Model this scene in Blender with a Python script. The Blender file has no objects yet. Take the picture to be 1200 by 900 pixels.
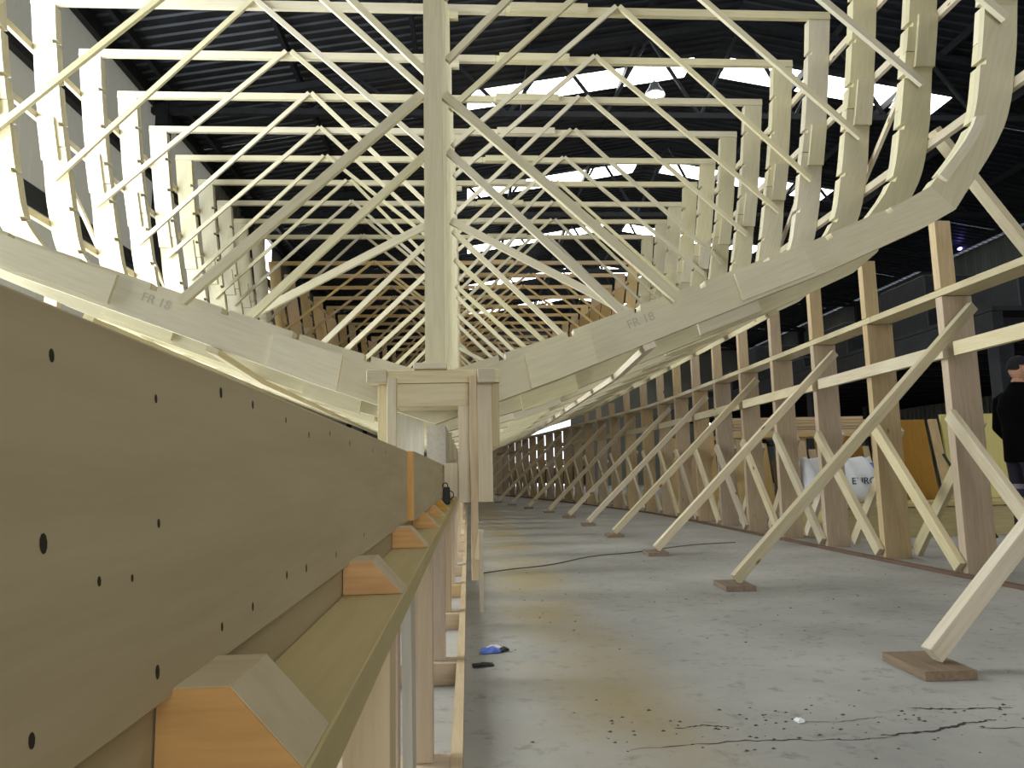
import bpy, bmesh, math, random
import numpy as np
from mathutils import Matrix, Vector
R = random.Random(7)
S = bpy.context.scene
COL = S.collection

# ------------------------------------------------------------------ camera
CAM_H = 0.78
cd = bpy.data.cameras.new('camera'); cam = bpy.data.objects.new('camera', cd); COL.objects.link(cam)
cd.sensor_width = 36.0; cd.lens = 25.5; cd.clip_start = 0.02; cd.clip_end = 300
_f, _u, _v, _r = 850.0, 548.4, 558.0, 0.0128        # lens and tilt solved from the frame spacing
Yc = Vector(((_u-600)/_f, -(_v-450)/_f, -1)).normalized()
_a = Vector((-math.sin(_r), math.cos(_r), 0)); Zc = (_a - Yc*_a.dot(Yc)).normalized(); Xc = Yc.cross(Zc)
M = Matrix((Xc, Yc, Zc)).to_4x4(); M.translation = (0, 0, CAM_H)
cam.matrix_world = M
S.camera = cam

# ------------------------------------------------------------------ world, lights, exposure
S.view_settings.view_transform = 'Standard'; S.view_settings.look = 'None'
S.view_settings.gamma = 1; S.view_settings.use_curve_mapping = False
S.view_settings.exposure = 0.0
w = bpy.data.worlds.new('world'); S.world = w; w.use_nodes = True
bg = w.node_tree.nodes['Background']; bg.inputs[0].default_value = (0.80, 0.90, 1.0, 1); bg.inputs[1].default_value = 2.5

def area(name, loc, tgt, sx, sy, power, col=(1, 1, 1)):
    l = bpy.data.lights.new(name, 'AREA'); l.shape = 'RECTANGLE'; l.size = sx; l.size_y = sy
    l.energy = power; l.color = col
    o = bpy.data.objects.new(name, l); COL.objects.link(o); o.location = loc
    o.rotation_euler = (Vector(tgt)-Vector(loc)).to_track_quat('-Z', 'Y').to_euler()
    return o
# daylight through the open sliding door in the left wall; frontal fill added at an unseen gate opening
area('daylight_side_door', (-6.15, 6.35, 4.0), (0, 6.35, 4.0), 5.8, 7.4, 1500, (0.90, 0.96, 1.0))
area('front_fill', (2.0, -11.8, 2.9), (2.0, 0, 2.9), 8.8, 5.4, 560, (1.0, 0.97, 0.92))

# ------------------------------------------------------------------ materials
def lin(h):
    v = [int(h[i:i+2], 16)/255 for i in (0, 2, 4)]
    return [c/12.92 if c <= .04045 else ((c+.055)/1.055)**2.4 for c in v] + [1]
def newmat(name):
    m = bpy.data.materials.new(name); m.use_nodes = True
    nt = m.node_tree; b = nt.nodes['Principled BSDF']
    return m, nt, b
def node(nt, t, **kw):
    n = nt.nodes.new(t)
    for k, v in kw.items():
        if k in n.inputs: n.inputs[k].default_value = v
        else: setattr(n, k, v)
    return n
def ramp(nt, stops):
    r = nt.nodes.new('ShaderNodeValToRGB'); e = r.color_ramp.elements
    while len(e) < len(stops): e.new(0.5)
    for el, (p, c) in zip(e, stops): el.position = p; el.color = c
    return r
def wood(name, light, dark, rough=0.62, grain=26.0, var=0.22, knots=True, spec=0.25):
    m, nt, b = newmat(name); L = nt.links.new
    tc = node(nt, 'ShaderNodeTexCoord'); oi = node(nt, 'ShaderNodeObjectInfo')
    off = node(nt, 'ShaderNodeMath', operation='MULTIPLY'); off.inputs[1].default_value = 37.0; L(oi.outputs['Random'], off.inputs[0])
    cx = node(nt, 'ShaderNodeCombineXYZ'); L(off.outputs[0], cx.inputs[0]); L(off.outputs[0], cx.inputs[1])
    ad = node(nt, 'ShaderNodeVectorMath', operation='ADD'); L(tc.outputs['Object'], ad.inputs[0]); L(cx.outputs[0], ad.inputs[1])
    mp = node(nt, 'ShaderNodeMapping'); mp.inputs['Scale'].default_value = (0.7, 9, 9); L(ad.outputs[0], mp.inputs['Vector'])
    n1 = node(nt, 'ShaderNodeTexNoise', Scale=grain*.22, Detail=6.0, Roughness=.6); L(mp.outputs[0], n1.inputs['Vector'])
    n2 = node(nt, 'ShaderNodeTexNoise', Scale=1.3, Detail=3.0); L(ad.outputs[0], n2.inputs['Vector'])
    r1 = ramp(nt, [(0.25, lin(dark)), (0.62, lin(light))]); L(n1.outputs['Fac'], r1.inputs[0])
    mixf = node(nt, 'ShaderNodeMath', operation='MULTIPLY'); mixf.inputs[1].default_value = 0.45; L(n2.outputs['Fac'], mixf.inputs[0])
    mx = node(nt, 'ShaderNodeMixRGB', blend_type='MIX'); L(mixf.outputs[0], mx.inputs[0]); L(r1.outputs[0], mx.inputs[1]); mx.inputs[2].default_value = lin(light)
    last = mx
    if knots:
        mk = node(nt, 'ShaderNodeMapping'); mk.inputs['Scale'].default_value = (2.2, 5.0, 5.0); L(ad.outputs[0], mk.inputs['Vector'])
        vo = node(nt, 'ShaderNodeTexVoronoi', Scale=1.0); L(mk.outputs[0], vo.inputs['Vector'])
        rk = ramp(nt, [(0.04, (1, 1, 1, 1)), (0.085, (0, 0, 0, 1))]); L(vo.outputs['Distance'], rk.inputs[0])
        mk2 = node(nt, 'ShaderNodeMixRGB', blend_type='MIX'); L(rk.outputs[0], mk2.inputs[0]); L(mx.outputs[0], mk2.inputs[1]); mk2.inputs[2].default_value = lin('7d5a33')
        last = mk2
    hs = node(nt, 'ShaderNodeHueSaturation'); L(last.outputs[0], hs.inputs['Color'])
    mr = node(nt, 'ShaderNodeMapRange'); mr.inputs['To Min'].default_value = 1-var; mr.inputs['To Max'].default_value = 1+var*.35; L(oi.outputs['Random'], mr.inputs['Value']); L(mr.outputs[0], hs.inputs['Value'])
    wn = node(nt, 'ShaderNodeTexWhiteNoise', noise_dimensions='1D'); L(off.outputs[0], wn.inputs['W'])
    ms = node(nt, 'ShaderNodeMapRange'); ms.inputs['To Min'].default_value = .8; ms.inputs['To Max'].default_value = 1.15; L(wn.outputs['Value'], ms.inputs['Value']); L(ms.outputs[0], hs.inputs['Saturation'])
    mh = node(nt, 'ShaderNodeMapRange'); mh.inputs['To Min'].default_value = .494; mh.inputs['To Max'].default_value = .507; L(wn.outputs['Value'], mh.inputs['Value']); L(mh.outputs[0], hs.inputs['Hue'])
    L(hs.outputs[0], b.inputs['Base Color']); b.inputs['Roughness'].default_value = rough; b.inputs['Specular IOR Level'].default_value = spec
    bu = node(nt, 'ShaderNodeBump', Strength=.12, Distance=.004); L(n1.outputs['Fac'], bu.inputs['Height']); L(bu.outputs[0], b.inputs['Normal'])
    return m
def plain(name, col, rough=.6, metal=0.0, noise=0.0, scale=8.0):
    m, nt, b = newmat(name); c = lin(col)
    b.inputs['Roughness'].default_value = rough; b.inputs['Metallic'].default_value = metal
    b.inputs['Base Color'].default_value = c
    if noise:
        tc = node(nt, 'ShaderNodeTexCoord'); n = node(nt, 'ShaderNodeTexNoise', Scale=scale, Detail=5.0); nt.links.new(tc.outputs['Object'], n.inputs['Vector'])
        r = ramp(nt, [(.3, [x*(1-noise) for x in c[:3]]+[1]), (.7, [min(1, x*(1+noise)) for x in c[:3]]+[1])]); nt.links.new(n.outputs['Fac'], r.inputs[0]); nt.links.new(r.outputs[0], b.inputs['Base Color'])
    return m
def emit(name, col, st):
    m, nt, b = newmat(name); b.inputs['Base Color'].default_value = lin(col); b.inputs['Emission Color'].default_value = lin(col); b.inputs['Emission Strength'].default_value = st
    return m
PINE = wood('pale_pine', 'dacdae', 'c6b58e')
PINEW = wood('frame_timber', 'd8cfb0', 'c8be9b', knots=False, var=.12)
BERTH = wood('berth_plank', 'bfae84', 'a8966a', knots=False, var=.06, grain=14)
SHORE = wood('shoring_timber', 'cdb797', 'b39a78', var=.2)
ENDG = wood('end_grain', 'cf9e58', 'ad7f3e', grain=40, knots=False, var=.1)
PLY = wood('plywood', 'd6b888', 'c3a26f', knots=False, var=.25)
FARW = wood('far_timber', 'dcc293', 'c7a874', var=.25)
DKWOOD = wood('brown_batten', '7d6350', '5e4838', knots=False, var=.2)
FOOT = wood('foot_board', '8d7a63', '6b563f', knots=False, var=.15)
STEEL = plain('dark_steel', '24262a', .6, .3, .3)
ROOF = plain('roof_sheet', '33353a', .5, .4, .35, 1.5)
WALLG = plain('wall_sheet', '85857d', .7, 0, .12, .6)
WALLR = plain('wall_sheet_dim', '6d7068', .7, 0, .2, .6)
def brightened_sheet():
    m = bpy.data.materials.new('wall_sheet_brightened'); m.use_nodes = True; nt = m.node_tree; nt.nodes.remove(nt.nodes['Principled BSDF'])
    d = node(nt, 'ShaderNodeBsdfDiffuse'); d.inputs[0].default_value = lin('a5a59a'); t = node(nt, 'ShaderNodeBsdfTranslucent'); t.inputs[0].default_value = (.20, .175, .135, 1)
    mx = node(nt, 'ShaderNodeMixShader'); mx.inputs[0].default_value = .5; nt.links.new(d.outputs[0], mx.inputs[1]); nt.links.new(t.outputs[0], mx.inputs[2]); nt.links.new(mx.outputs[0], nt.nodes['Material Output'].inputs[0])
    return m
WALLT = brightened_sheet()  # translucency added to brighten the nearer left wall sheets
BLACK = plain('black', '0d0d0f', .6)
HOLE = plain('screw_hole', '2a2312', .9)
SKY = emit('skylight_panel', 'fbfbf6', 7.0)
LAMPG = emit('lamp_glow', 'fff4e0', 45.0)
FLOODG = emit('flood_glow', 'e8f4ff', 30.0)
PENCIL = plain('pencil', 'b3ad98', .9)

# ------------------------------------------------------------------ helpers
ORD = ['nearest', 'first', 'second', 'third', 'fourth', 'fifth', 'sixth', 'seventh', 'eighth', 'ninth', 'tenth', 'eleventh', 'twelfth', 'thirteenth', 'fourteenth', 'fifteenth']
def mobj(name, me, mat, parent=None):
    o = bpy.data.objects.new(name, me); COL.objects.link(o)
    if mat and not me.materials: me.materials.append(mat)
    if parent is not None: o.parent = parent
    return o
def tag(o, label, cat=None, group=None, kind=None):
    if label: o['label'] = label
    if cat: o['category'] = cat
    if group: o['group'] = group
    if kind: o['kind'] = kind
    return o
def empty(name, loc=(0, 0, 0)):
    o = bpy.data.objects.new(name, None); COL.objects.link(o); o.location = loc; o.empty_display_size = .1
    return o
_boxes = {}
def boxmesh(l, wd, t, mat, bev=0.0, seg=1):
    k = (round(l, 3), round(wd, 4), round(t, 4), mat.name, bev)
    if k in _boxes: return _boxes[k]
    bm = bmesh.new(); bmesh.ops.create_cube(bm, size=1)
    bmesh.ops.scale(bm, vec=(l, wd, t), verts=bm.verts)
    if bev: bmesh.ops.bevel(bm, geom=bm.edges[:], offset=bev, segments=seg, affect='EDGES', profile=.5)
    me = bpy.data.meshes.new('board'); bm.to_mesh(me); bm.free(); me.materials.append(mat); _boxes[k] = me
    return me
def board(name, p0, p1, wd, t, mat, wdir=(0, 0, 1), parent=None, bev=0.0):
    """a plank from p0 to p1 (axis), wd across along wdir, t thick; world coordinates"""
    p0 = Vector(p0); p1 = Vector(p1); x = (p1-p0); L = x.length; x.normalize()
    y = Vector(wdir); y = (y - x*y.dot(x)).normalized(); z = x.cross(y)
    o = mobj(name, boxmesh(L, wd, t, mat, bev), mat, parent)
    c = (p0+p1)/2
    if parent is not None: c = c - parent.matrix_basis.translation
    m = Matrix((x, y, z)).transposed().to_4x4(); m.translation = c
    o.matrix_basis = m
    return o
def box(name, x0, x1, y0, y1, z0, z1, mat, parent=None, bev=0.0, along='x'):
    c = ((x0+x1)/2, (y0+y1)/2, (z0+z1)/2)
    if along == 'x': return board(name, (x0, c[1], c[2]), (x1, c[1], c[2]), y1-y0, z1-z0, mat, (0, 1, 0), parent, bev)
    if along == 'y': return board(name, (c[0], y0, c[2]), (c[0], y1, c[2]), x1-x0, z1-z0, mat, (1, 0, 0), parent, bev)
    return board(name, (c[0], c[1], z0), (c[0], c[1], z1), x1-x0, y1-y0, mat, (1, 0, 0), parent, bev)
def strip(name, pts, wd, t, mat, wdirs, parent=None):
    """one bent plank along a path of points; wdirs: width direction at each"""
    vs = []; fs = []
    base = Vector(pts[0])
    for i, p in enumerate(pts):
        p = Vector(p); a = Vector(pts[max(0, i-1)]); b = Vector(pts[min(len(pts)-1, i+1)])
        x = (b-a).normalized(); y = Vector(wdirs[i]); y = (y-x*y.dot(x)).normalized(); z = x.cross(y)
        for sy, sz in ((-1, -1), (1, -1), (1, 1), (-1, 1)):
            vs.append(p-base+y*sy*wd/2+z*sz*t/2)
    n = len(pts)
    for i in range(n-1):
        for k in range(4):
            fs.append((i*4+k, i*4+(k+1) % 4, i*4+4+(k+1) % 4, i*4+4+k))
    fs.append((3, 2, 1, 0)); fs.append((n*4-4, n*4-3, n*4-2, n*4-1))
    # local X along the plank so the grain runs with it
    xdir = (Vector(pts[-1])-base).normalized(); q = Vector((1, 0, 0)).rotation_difference(xdir); qi = q.inverted()
    me = bpy.data.meshes.new(name); me.from_pydata([qi @ v for v in vs], [], fs)
    bm = bmesh.new(); bm.from_mesh(me); bmesh.ops.recalc_face_normals(bm, faces=bm.faces); bm.to_mesh(me); bm.free()
    o = mobj(name, me, mat, parent)
    o.matrix_basis = Matrix.LocRotScale(base if parent is None else base-parent.matrix_basis.translation, q, None)
    return o
def poly_prism(name, poly, y0, y1, mat, parent=None, loc=(0, 0, 0)):
    """prism from a convex-ish outline in XZ, extruded along Y"""
    n = len(poly)
    vs = [(x, y0, z) for x, z in poly]+[(x, y1, z) for x, z in poly]
    fs = [tuple(range(n)), tuple(range(2*n-1, n-1, -1))]+[(i, i+n, (i+1) % n+n, (i+1) % n) for i in range(n)]
    me = bpy.data.meshes.new(name); me.from_pydata(vs, [], fs)
    bm = bmesh.new(); bm.from_mesh(me); bmesh.ops.recalc_face_normals(bm, faces=bm.faces); bm.to_mesh(me); bm.free()
    o = mobj(name, me, mat, parent); o.location = loc
    return o
def lathe(name, prof, mat, parent=None, loc=(0, 0, 0), n=20, smooth=True):
    vs = []; fs = []
    for r, z in prof:
        for k in range(n):
            a = 2*math.pi*k/n; vs.append((r*math.cos(a), r*math.sin(a), z))
    for i in range(len(prof)-1):
        for k in range(n):
            fs.append((i*n+k, i*n+(k+1) % n, (i+1)*n+(k+1) % n, (i+1)*n+k))
    fs.append(tuple(range(n-1, -1, -1))); fs.append(tuple((len(prof)-1)*n+k for k in range(n)))
    me = bpy.data.meshes.new(name); me.from_pydata(vs, [], fs)
    if smooth:
        for p in me.polygons: p.use_smooth = len(p.vertices) == 4
    o = mobj(name, me, mat, parent); o.location = loc
    return o
def tube(name, pts, r, mat, parent=None, n=6):
    cu = bpy.data.curves.new(name, 'CURVE'); cu.dimensions = '3D'; cu.bevel_depth = r; cu.bevel_resolution = 2
    sp = cu.splines.new('NURBS'); sp.points.add(len(pts)-1); sp.use_endpoint_u = True; sp.order_u = 3
    for q, p in zip(sp.points, pts): q.co = (*p, 1)
    o = bpy.data.objects.new(name, cu); COL.objects.link(o)
    dg = bpy.context.evaluated_depsgraph_get(); me = bpy.data.meshes.new_from_object(o.evaluated_get(dg))
    bpy.data.objects.remove(o); bpy.data.curves.remove(cu)
    me.materials.clear()
    return mobj(name, me, mat, parent)
def text_mesh(name, s, size, mat, parent=None, depth=.0006):
    cu = bpy.data.curves.new(name, 'FONT'); cu.body = s; cu.size = size; cu.extrude = depth; cu.align_x = 'CENTER'; cu.align_y = 'CENTER'
    o = bpy.data.objects.new(name, cu); COL.objects.link(o)
    dg = bpy.context.evaluated_depsgraph_get(); me = bpy.data.meshes.new_from_object(o.evaluated_get(dg))
    bpy.data.objects.remove(o); bpy.data.curves.remove(cu); me.materials.clear()
    return mobj(name, me, mat, parent)

# ================================================================== the shed
XL, XR, XRG = -6.3, 18.3, 6.0
ZE, ZRG = 8.6, 10.72
Y0, Y1 = -12.0, 46.0
# floor
def concrete():
    m, nt, b = newmat('concrete_floor'); L = nt.links.new
    tc = node(nt, 'ShaderNodeTexCoord')
    n1 = node(nt, 'ShaderNodeTexNoise', Scale=.7, Detail=8.0, Roughness=.65); L(tc.outputs['Object'], n1.inputs['Vector'])
    n2 = node(nt, 'ShaderNodeTexNoise', Scale=14.0, Detail=6.0, Roughness=.7); L(tc.outputs['Object'], n2.inputs['Vector'])
    n3 = node(nt, 'ShaderNodeTexNoise', Scale=1.1, Detail=4.0); L(tc.outputs['Object'], n3.inputs['Vector'])
    r1 = ramp(nt, [(.3, lin('8a8984')), (.7, lin('b3b1aa'))]); L(n1.outputs['Fac'], r1.inputs[0])
    r2 = ramp(nt, [(.30, lin('6f6e6a')), (.45, (1, 1, 1, 1))]); L(n2.outputs['Fac'], r2.inputs[0])
    m1 = node(nt, 'ShaderNodeMixRGB', blend_type='MULTIPLY'); m1.inputs[0].default_value = .45; L(r1.outputs[0], m1.inputs[1]); L(r2.outputs[0], m1.inputs[2])
    # sawdust trodden in along the keel line
    sx = node(nt, 'ShaderNodeSeparateXYZ'); L(tc.outputs['Object'], sx.inputs[0])
    su = node(nt, 'ShaderNodeMath', operation='ADD'); su.inputs[1].default_value = 6.0-.45; L(sx.outputs['X'], su.inputs[0])
    ab = node(nt, 'ShaderNodeMath', operation='ABSOLUTE'); L(su.outputs[0], ab.inputs[0])
    mr = node(nt, 'ShaderNodeMapRange', interpolation_type='SMOOTHSTEP'); mr.inputs['From Min'].default_value = .05; mr.inputs['From Max'].default_value = .45; mr.inputs['To Min'].default_value = 1; mr.inputs['To Max'].default_value = 0; L(ab.outputs[0], mr.inputs['Value'])
    mm = node(nt, 'ShaderNodeMath', operation='MULTIPLY'); L(mr.outputs[0], mm.inputs[0])
    r3 = ramp(nt, [(.30, (.12, .12, .12, 1)), (.58, (.8, .8, .8, 1))]); L(n3.outputs['Fac'], r3.inputs[0]); L(r3.outputs[0], mm.inputs[1])
    m2 = node(nt, 'ShaderNodeMixRGB', blend_type='MIX'); L(mm.outputs[0], m2.inputs[0]); L(m1.outputs[0], m2.inputs[1]); m2.inputs[2].default_value = lin('a3926a')
    L(m2.outputs[0], b.inputs['Base Color']); b.inputs['Roughness'].default_value = .62; b.inputs['Specular IOR Level'].default_value = .3
    bu = node(nt, 'ShaderNodeBump', Strength=.2, Distance=.01); L(n2.outputs['Fac'], bu.inputs['Height']); L(bu.outputs[0], b.inputs['Normal'])
    return m
CONC = concrete()
fl = box('floor', XL-.2, XR+.2, Y0-6, Y1+4, -.2, 0, CONC); fl.matrix_basis = Matrix.Translation((6, 16, -.1))
tag(fl, None, kind='structure')

def corr_sheet(name, x0, z0, x1, z1, y0, y1, mat, pitch=.25, amp=.035, parent=None):
    """corrugated sheet: ribs run from (x0,z0) to (x1,z1), spaced along Y"""
    base = Vector(((x0+x1)/2, (y0+y1)/2, (z0+z1)/2)); prof = []
    y = y0; k = 0
    while y < y1-1e-6:
        for dy, h in ((0, 0), (.45, 0), (.55, 1), (.9, 1)):
            yy = y+dy*pitch
            if yy < y1: prof.append((yy, h*amp))
        y += pitch
    prof.append((y1, 0))
    d = Vector((x1-x0, 0, z1-z0)).normalized(); nrm = Vector((-d.z, 0, d.x))
    vs = []; fs = []
    for yy, h in prof:
        for (x, z) in ((x0, z0), (x1, z1)): vs.append(Vector((x, yy, z))+nrm*h-base)
    for i in range(len(prof)-1): fs.append((2*i, 2*i+1, 2*i+3, 2*i+2))
    me = bpy.data.meshes.new(name); me.from_pydata(vs, [], fs)
    o = mobj(name, me, mat, parent); o.location = base if parent is None else base-parent.matrix_basis.translation
    return o
ceil = empty('ceiling', (XRG, 0, ZRG)); tag(ceil, None, kind='structure')
SK = [-1.4+5.8*k for k in range(8)]         # rooflight rows; the nearest, out of view, are added for light from above
SKW = .85
def roofz(x): return ZRG-(ZRG-ZE)*abs(x-XRG)/(XRG-XL)
edges = [Y0]
for s in SK: edges += [s, s+SKW]
edges.append(Y1)
for i in range(len(edges)-1):
    a, b_ = edges[i], edges[i+1]
    if i % 2 == 0:
        corr_sheet('roof_sheet', XL-.4, roofz(XL)-.07, XRG, ZRG, a, b_, ROOF, parent=ceil)
        corr_sheet('roof_sheet', XRG, ZRG, XR+.4, roofz(XR)-.07, a, b_, ROOF, parent=ceil)
    else:
        for sg in (-1, 1):
            xa, xb, xc_, xd = XRG, XRG+sg*.45, XRG+sg*5.9, XRG+sg*12.7
            if sg < 0:
                corr_sheet('roof_sheet', xd, roofz(xd), xc_, roofz(xc_), a, b_, ROOF, parent=ceil)
                corr_sheet('roof_sheet', xb, roofz(xb), xa, roofz(xa), a, b_, ROOF, parent=ceil)
            else:
                corr_sheet('roof_sheet', xc_, roofz(xc_), xd, roofz(xd), a, b_, ROOF, parent=ceil)
                corr_sheet('roof_sheet', xa, roofz(xa), xb, roofz(xb), a, b_, ROOF, parent=ceil)
            # translucent rooflight lengths
            o = board('rooflight', (xb, (a+b_)/2, roofz(xb)), (xc_, (a+b_)/2, roofz(xc_)), SKW, .02, SKY, (0, 1, 0), parent=ceil)
# purlins
for k in range(1, 6):
    for sg in (-1, 1):
        x = XRG+sg*(k*2.4-.25)
        box('purlin', x-.04, x+.04, Y0, Y1, roofz(x)-.26, roofz(x)-.08, STEEL, along='y', parent=ceil)
board('ridge_cap', (XRG, Y0, ZRG+.09), (XRG, Y1, ZRG+.09), .9, .02, ROOF, (1, 0, 0), parent=ceil)
# steel trusses
trs = []
for k in range(9):
    yt = 2.6+5.8*k - 5.8
    t = empty('roof_truss', (XRG, yt, ZE)); tag(t, 'dark steel roof truss spanning under the corrugated roof', 'truss', 'roof trusses')
    zb = 8.75
    board('bottom_chord', (XL+.05, yt, zb-.55), (XR-.05, yt, zb-.55), .12, .12, STEEL, parent=t)
    for sg in (-1, 1):
        board('top_chord', (XRG+sg*12.2, yt, roofz(XRG+12.2)-.36), (XRG, yt, ZRG-.38), .14, .12, STEEL, parent=t)
        n = 6
        for i in range(n):
            xa = XRG+sg*12.2*i/n; xb = XRG+sg*12.2*(i+.5)/n; xc_ = XRG+sg*12.2*(i+1)/n
            board('web_bar', (xa, yt, roofz(xa)-.4), (xb, yt, zb-.55), .06, .06, STEEL, parent=t)
            board('web_bar', (xb, yt, zb-.55), (xc_, yt, roofz(xc_)-.4), .06, .06, STEEL, parent=t)
# left wall with door opening (Y -1.2..6.2, z 0..7.8)
def vsheet(name, x, y0, y1, z0, z1, mat, parent, pitch=.3):
    return corr_sheet(name, x, z0, x, z1, y0, y1, mat, pitch=pitch, amp=.02, parent=parent)
wl = empty('wall_left', (XL, 0, 0)); tag(wl, None, kind='structure')
vsheet('wall_sheet', XL, Y0, 3.4, 0, ZE, WALLG, wl); vsheet('wall_sheet', XL, 3.4, 9.3, 7.8, ZE, WALLG, wl)
yy = 9.3
for yb in (12.0, 17.8, 22.6): vsheet('wall_sheet', XL, yy, yb, 0, ZE, WALLT if yb < 18 else WALLG, wl); yy = yb
vsheet('wall_sheet', XL, 22.6, 23.3, 0, 6.6, WALLG, wl)
board('translucent_panel', (XL, 22.95, 6.6), (XL, 22.95, ZE), .7, .02, SKY, (0, 1, 0), parent=wl)
vsheet('wall_sheet', XL, 23.3, 34.0, 0, ZE, WALLG, wl); vsheet('wall_sheet', XL, 34.0, Y1, 0, ZE, WALLG, wl)
for z in (2.4, 4.9, 6.9, 8.45):
    if z > 7.6: box('girt', XL+.04, XL+.16, Y0, Y1, z-.13, z+.13, STEEL, parent=wl, along='y')
    else:
        box('girt', XL+.04, XL+.16, Y0, 3.3, z-.13, z+.13, STEEL, parent=wl, along='y')
        box('girt', XL+.04, XL+.16, 9.4, Y1, z-.13, z+.13, STEEL, parent=wl, along='y')
for k in range(9):
    yt = 2.6+5.8*k-5.8
    if 3.3 < yt < 9.3: continue
    box('column', XL+.16, XL+.4, yt-.1, yt+.1, 0, ZE-.3, STEEL, parent=wl, along='z')
# right wall
wr = empty('wall_right', (XR, 0, 0)); tag(wr, None, kind='structure')
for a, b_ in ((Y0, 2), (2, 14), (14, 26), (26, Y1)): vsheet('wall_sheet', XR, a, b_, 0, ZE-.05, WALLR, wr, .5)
for z in (2.4, 4.9, 6.9): box('girt', XR-.16, XR-.06, Y0, Y1, z-.13, z+.13, STEEL, parent=wr, along='y')
for k in range(9):
    yt = 2.6+5.8*k-5.8; box('column', XR-.45, XR-.2, yt-.1, yt+.1, 0, ZE-.3, STEEL, parent=wr, along='z')
# end walls
wb = empty('wall_back', (6, Y1, 0)); tag(wb, None, kind='structure')
box('wall_panel', XL, 2.4, Y1, Y1+.1, 0, 8.5, WALLG, parent=wb); box('wall_panel', 6.6, XR, Y1, Y1+.1, 0, 8.5, WALLG, parent=wb)
box('wall_panel', 2.4, 6.6, Y1, Y1+.1, 4.6, 8.5, WALLG, parent=wb); box('wall_panel', XL, XR, Y1, Y1+.1, 8.5, 10.8, WALLG, parent=wb)
box('window_pane', 15.1, 15.7, Y1-.03, Y1-.005, 2.8, 4.2, SKY, parent=wb)
wf = empty('wall_front', (6, Y0, 0)); tag(wf, None, kind='structure')
box('wall_panel', XL, -2.5, Y0-.1, Y0, 0, 8.5, WALLG, parent=wf); box('wall_panel', 6.5, XR, Y0-.1, Y0, 0, 8.5, WALLG, parent=wf); box('wall_panel', -2.5, 6.5, Y0-.1, Y0, 5.7, 8.5, WALLG, parent=wf); box('wall_panel', XL, XR, Y0-.1, Y0, 8.5, 10.8, WALLG, parent=wf)

# high-bay lamps
SHADE = plain('lamp_shade', 'b9bcc0', .4, .6)
def lamp(x, y, z):
    t = empty('high_bay_lamp', (x, y, z)); tag(t, 'glowing bell-shaped high-bay lamp hanging under the roof', 'lamp', 'high-bay lamps')
    lathe('lamp_shade', [(.05, .32), (.09, .28), (.12, .2), (.2, .08), (.24, 0), (.235, 0), (.19, .08), (.10, .2)], SHADE, t)
    lathe('bulb', [(.02, .14), (.08, .1), (.12, .04), (.1, 0), (.04, -.03)], LAMPG, t, n=14)
    board('rod', (x, y, z+.3), (x, y, roofz(x)-.1), .02, .02, STEEL, (1, 0, 0), parent=t)
for p in ((4.26, 15.0, 9.1), (9.97, 15.0, 9.0), (4.4, 30.0, 9.3), (4.0, 34, 8.85)): lamp(*p)

# ================================================================== the hull
XC = -.205
S_IN = [(0, 1.44), (.74, 1.675), (1.7, 2.02), (2.6, 2.345), (3.3, 2.64), (3.5, 2.75), (3.84, 3.19), (3.97, 3.68), (4.06, 4.2), (4.17, 4.9), (4.25, 5.6), (4.29, 6.05)]
S_OUT = [(0, 1.12), (.8, 1.40), (1.75, 1.77), (2.7, 2.13), (3.45, 2.46), (3.67, 2.58), (4.09, 3.19), (4.24, 3.72), (4.31, 4.2), (4.42, 4.9), (4.50, 5.6), (4.545, 6.05)]
FY0, NF = 4.73, 24
def gfac(n):
    y = FY0+n
    return float(np.interp(y, [0, 15.2, 18, 23, 27, 30], [1, 1, .93, .76, .55, .36]))
def deckz(n): return 6.05 if n <= 11 else 6.05-.30-.03*(n-12)
def cat(P, t):
    i = int(min(max(math.floor(t), 0), len(P)-2)); f = t-i
    p1, p2 = np.array(P[i]), np.array(P[i+1])
    if i < 5: return p1*(1-f)+p2*f
    p0 = np.array(P[i-1]) if i > 5 else 2*p1-p2
    p3 = np.array(P[i+2]) if i+2 < len(P) else 2*p2-p1
    return .5*((2*p1)+(p2-p0)*f+(2*p0-5*p1+4*p2-p3)*f*f+(3*p1-p0-3*p2+p3)*f**3)
def curves(n):
    g = gfac(n); dz = deckz(n)
    def fix(p):
        x, z = p
        zz = z if z < 4.2 else 4.2+(z-4.2)*(dz-4.2)/(6.05-4.2)
        return (x*g, zz+(1-g)*.5*(max(0, 3-z)/2))
    low = 0 if n == 0 else .055
    return [fix(p) for p in S_IN], [fix((x, z-(low if 0 < x < 3.5 else 0))) for x, z in S_OUT]
def notch_ts(I):
    ts = np.linspace(0, len(I)-1, 440); P = np.array([cat(I, t) for t in ts]); s = np.r_[0, np.cumsum(np.hypot(*np.diff(P, axis=0).T))]
    out = []
    for a in np.arange(.46, s[-1]-.2, .485): out.append((float(np.interp(a-.024, s, ts)), float(np.interp(a+.024, s, ts))))
    return out
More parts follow.
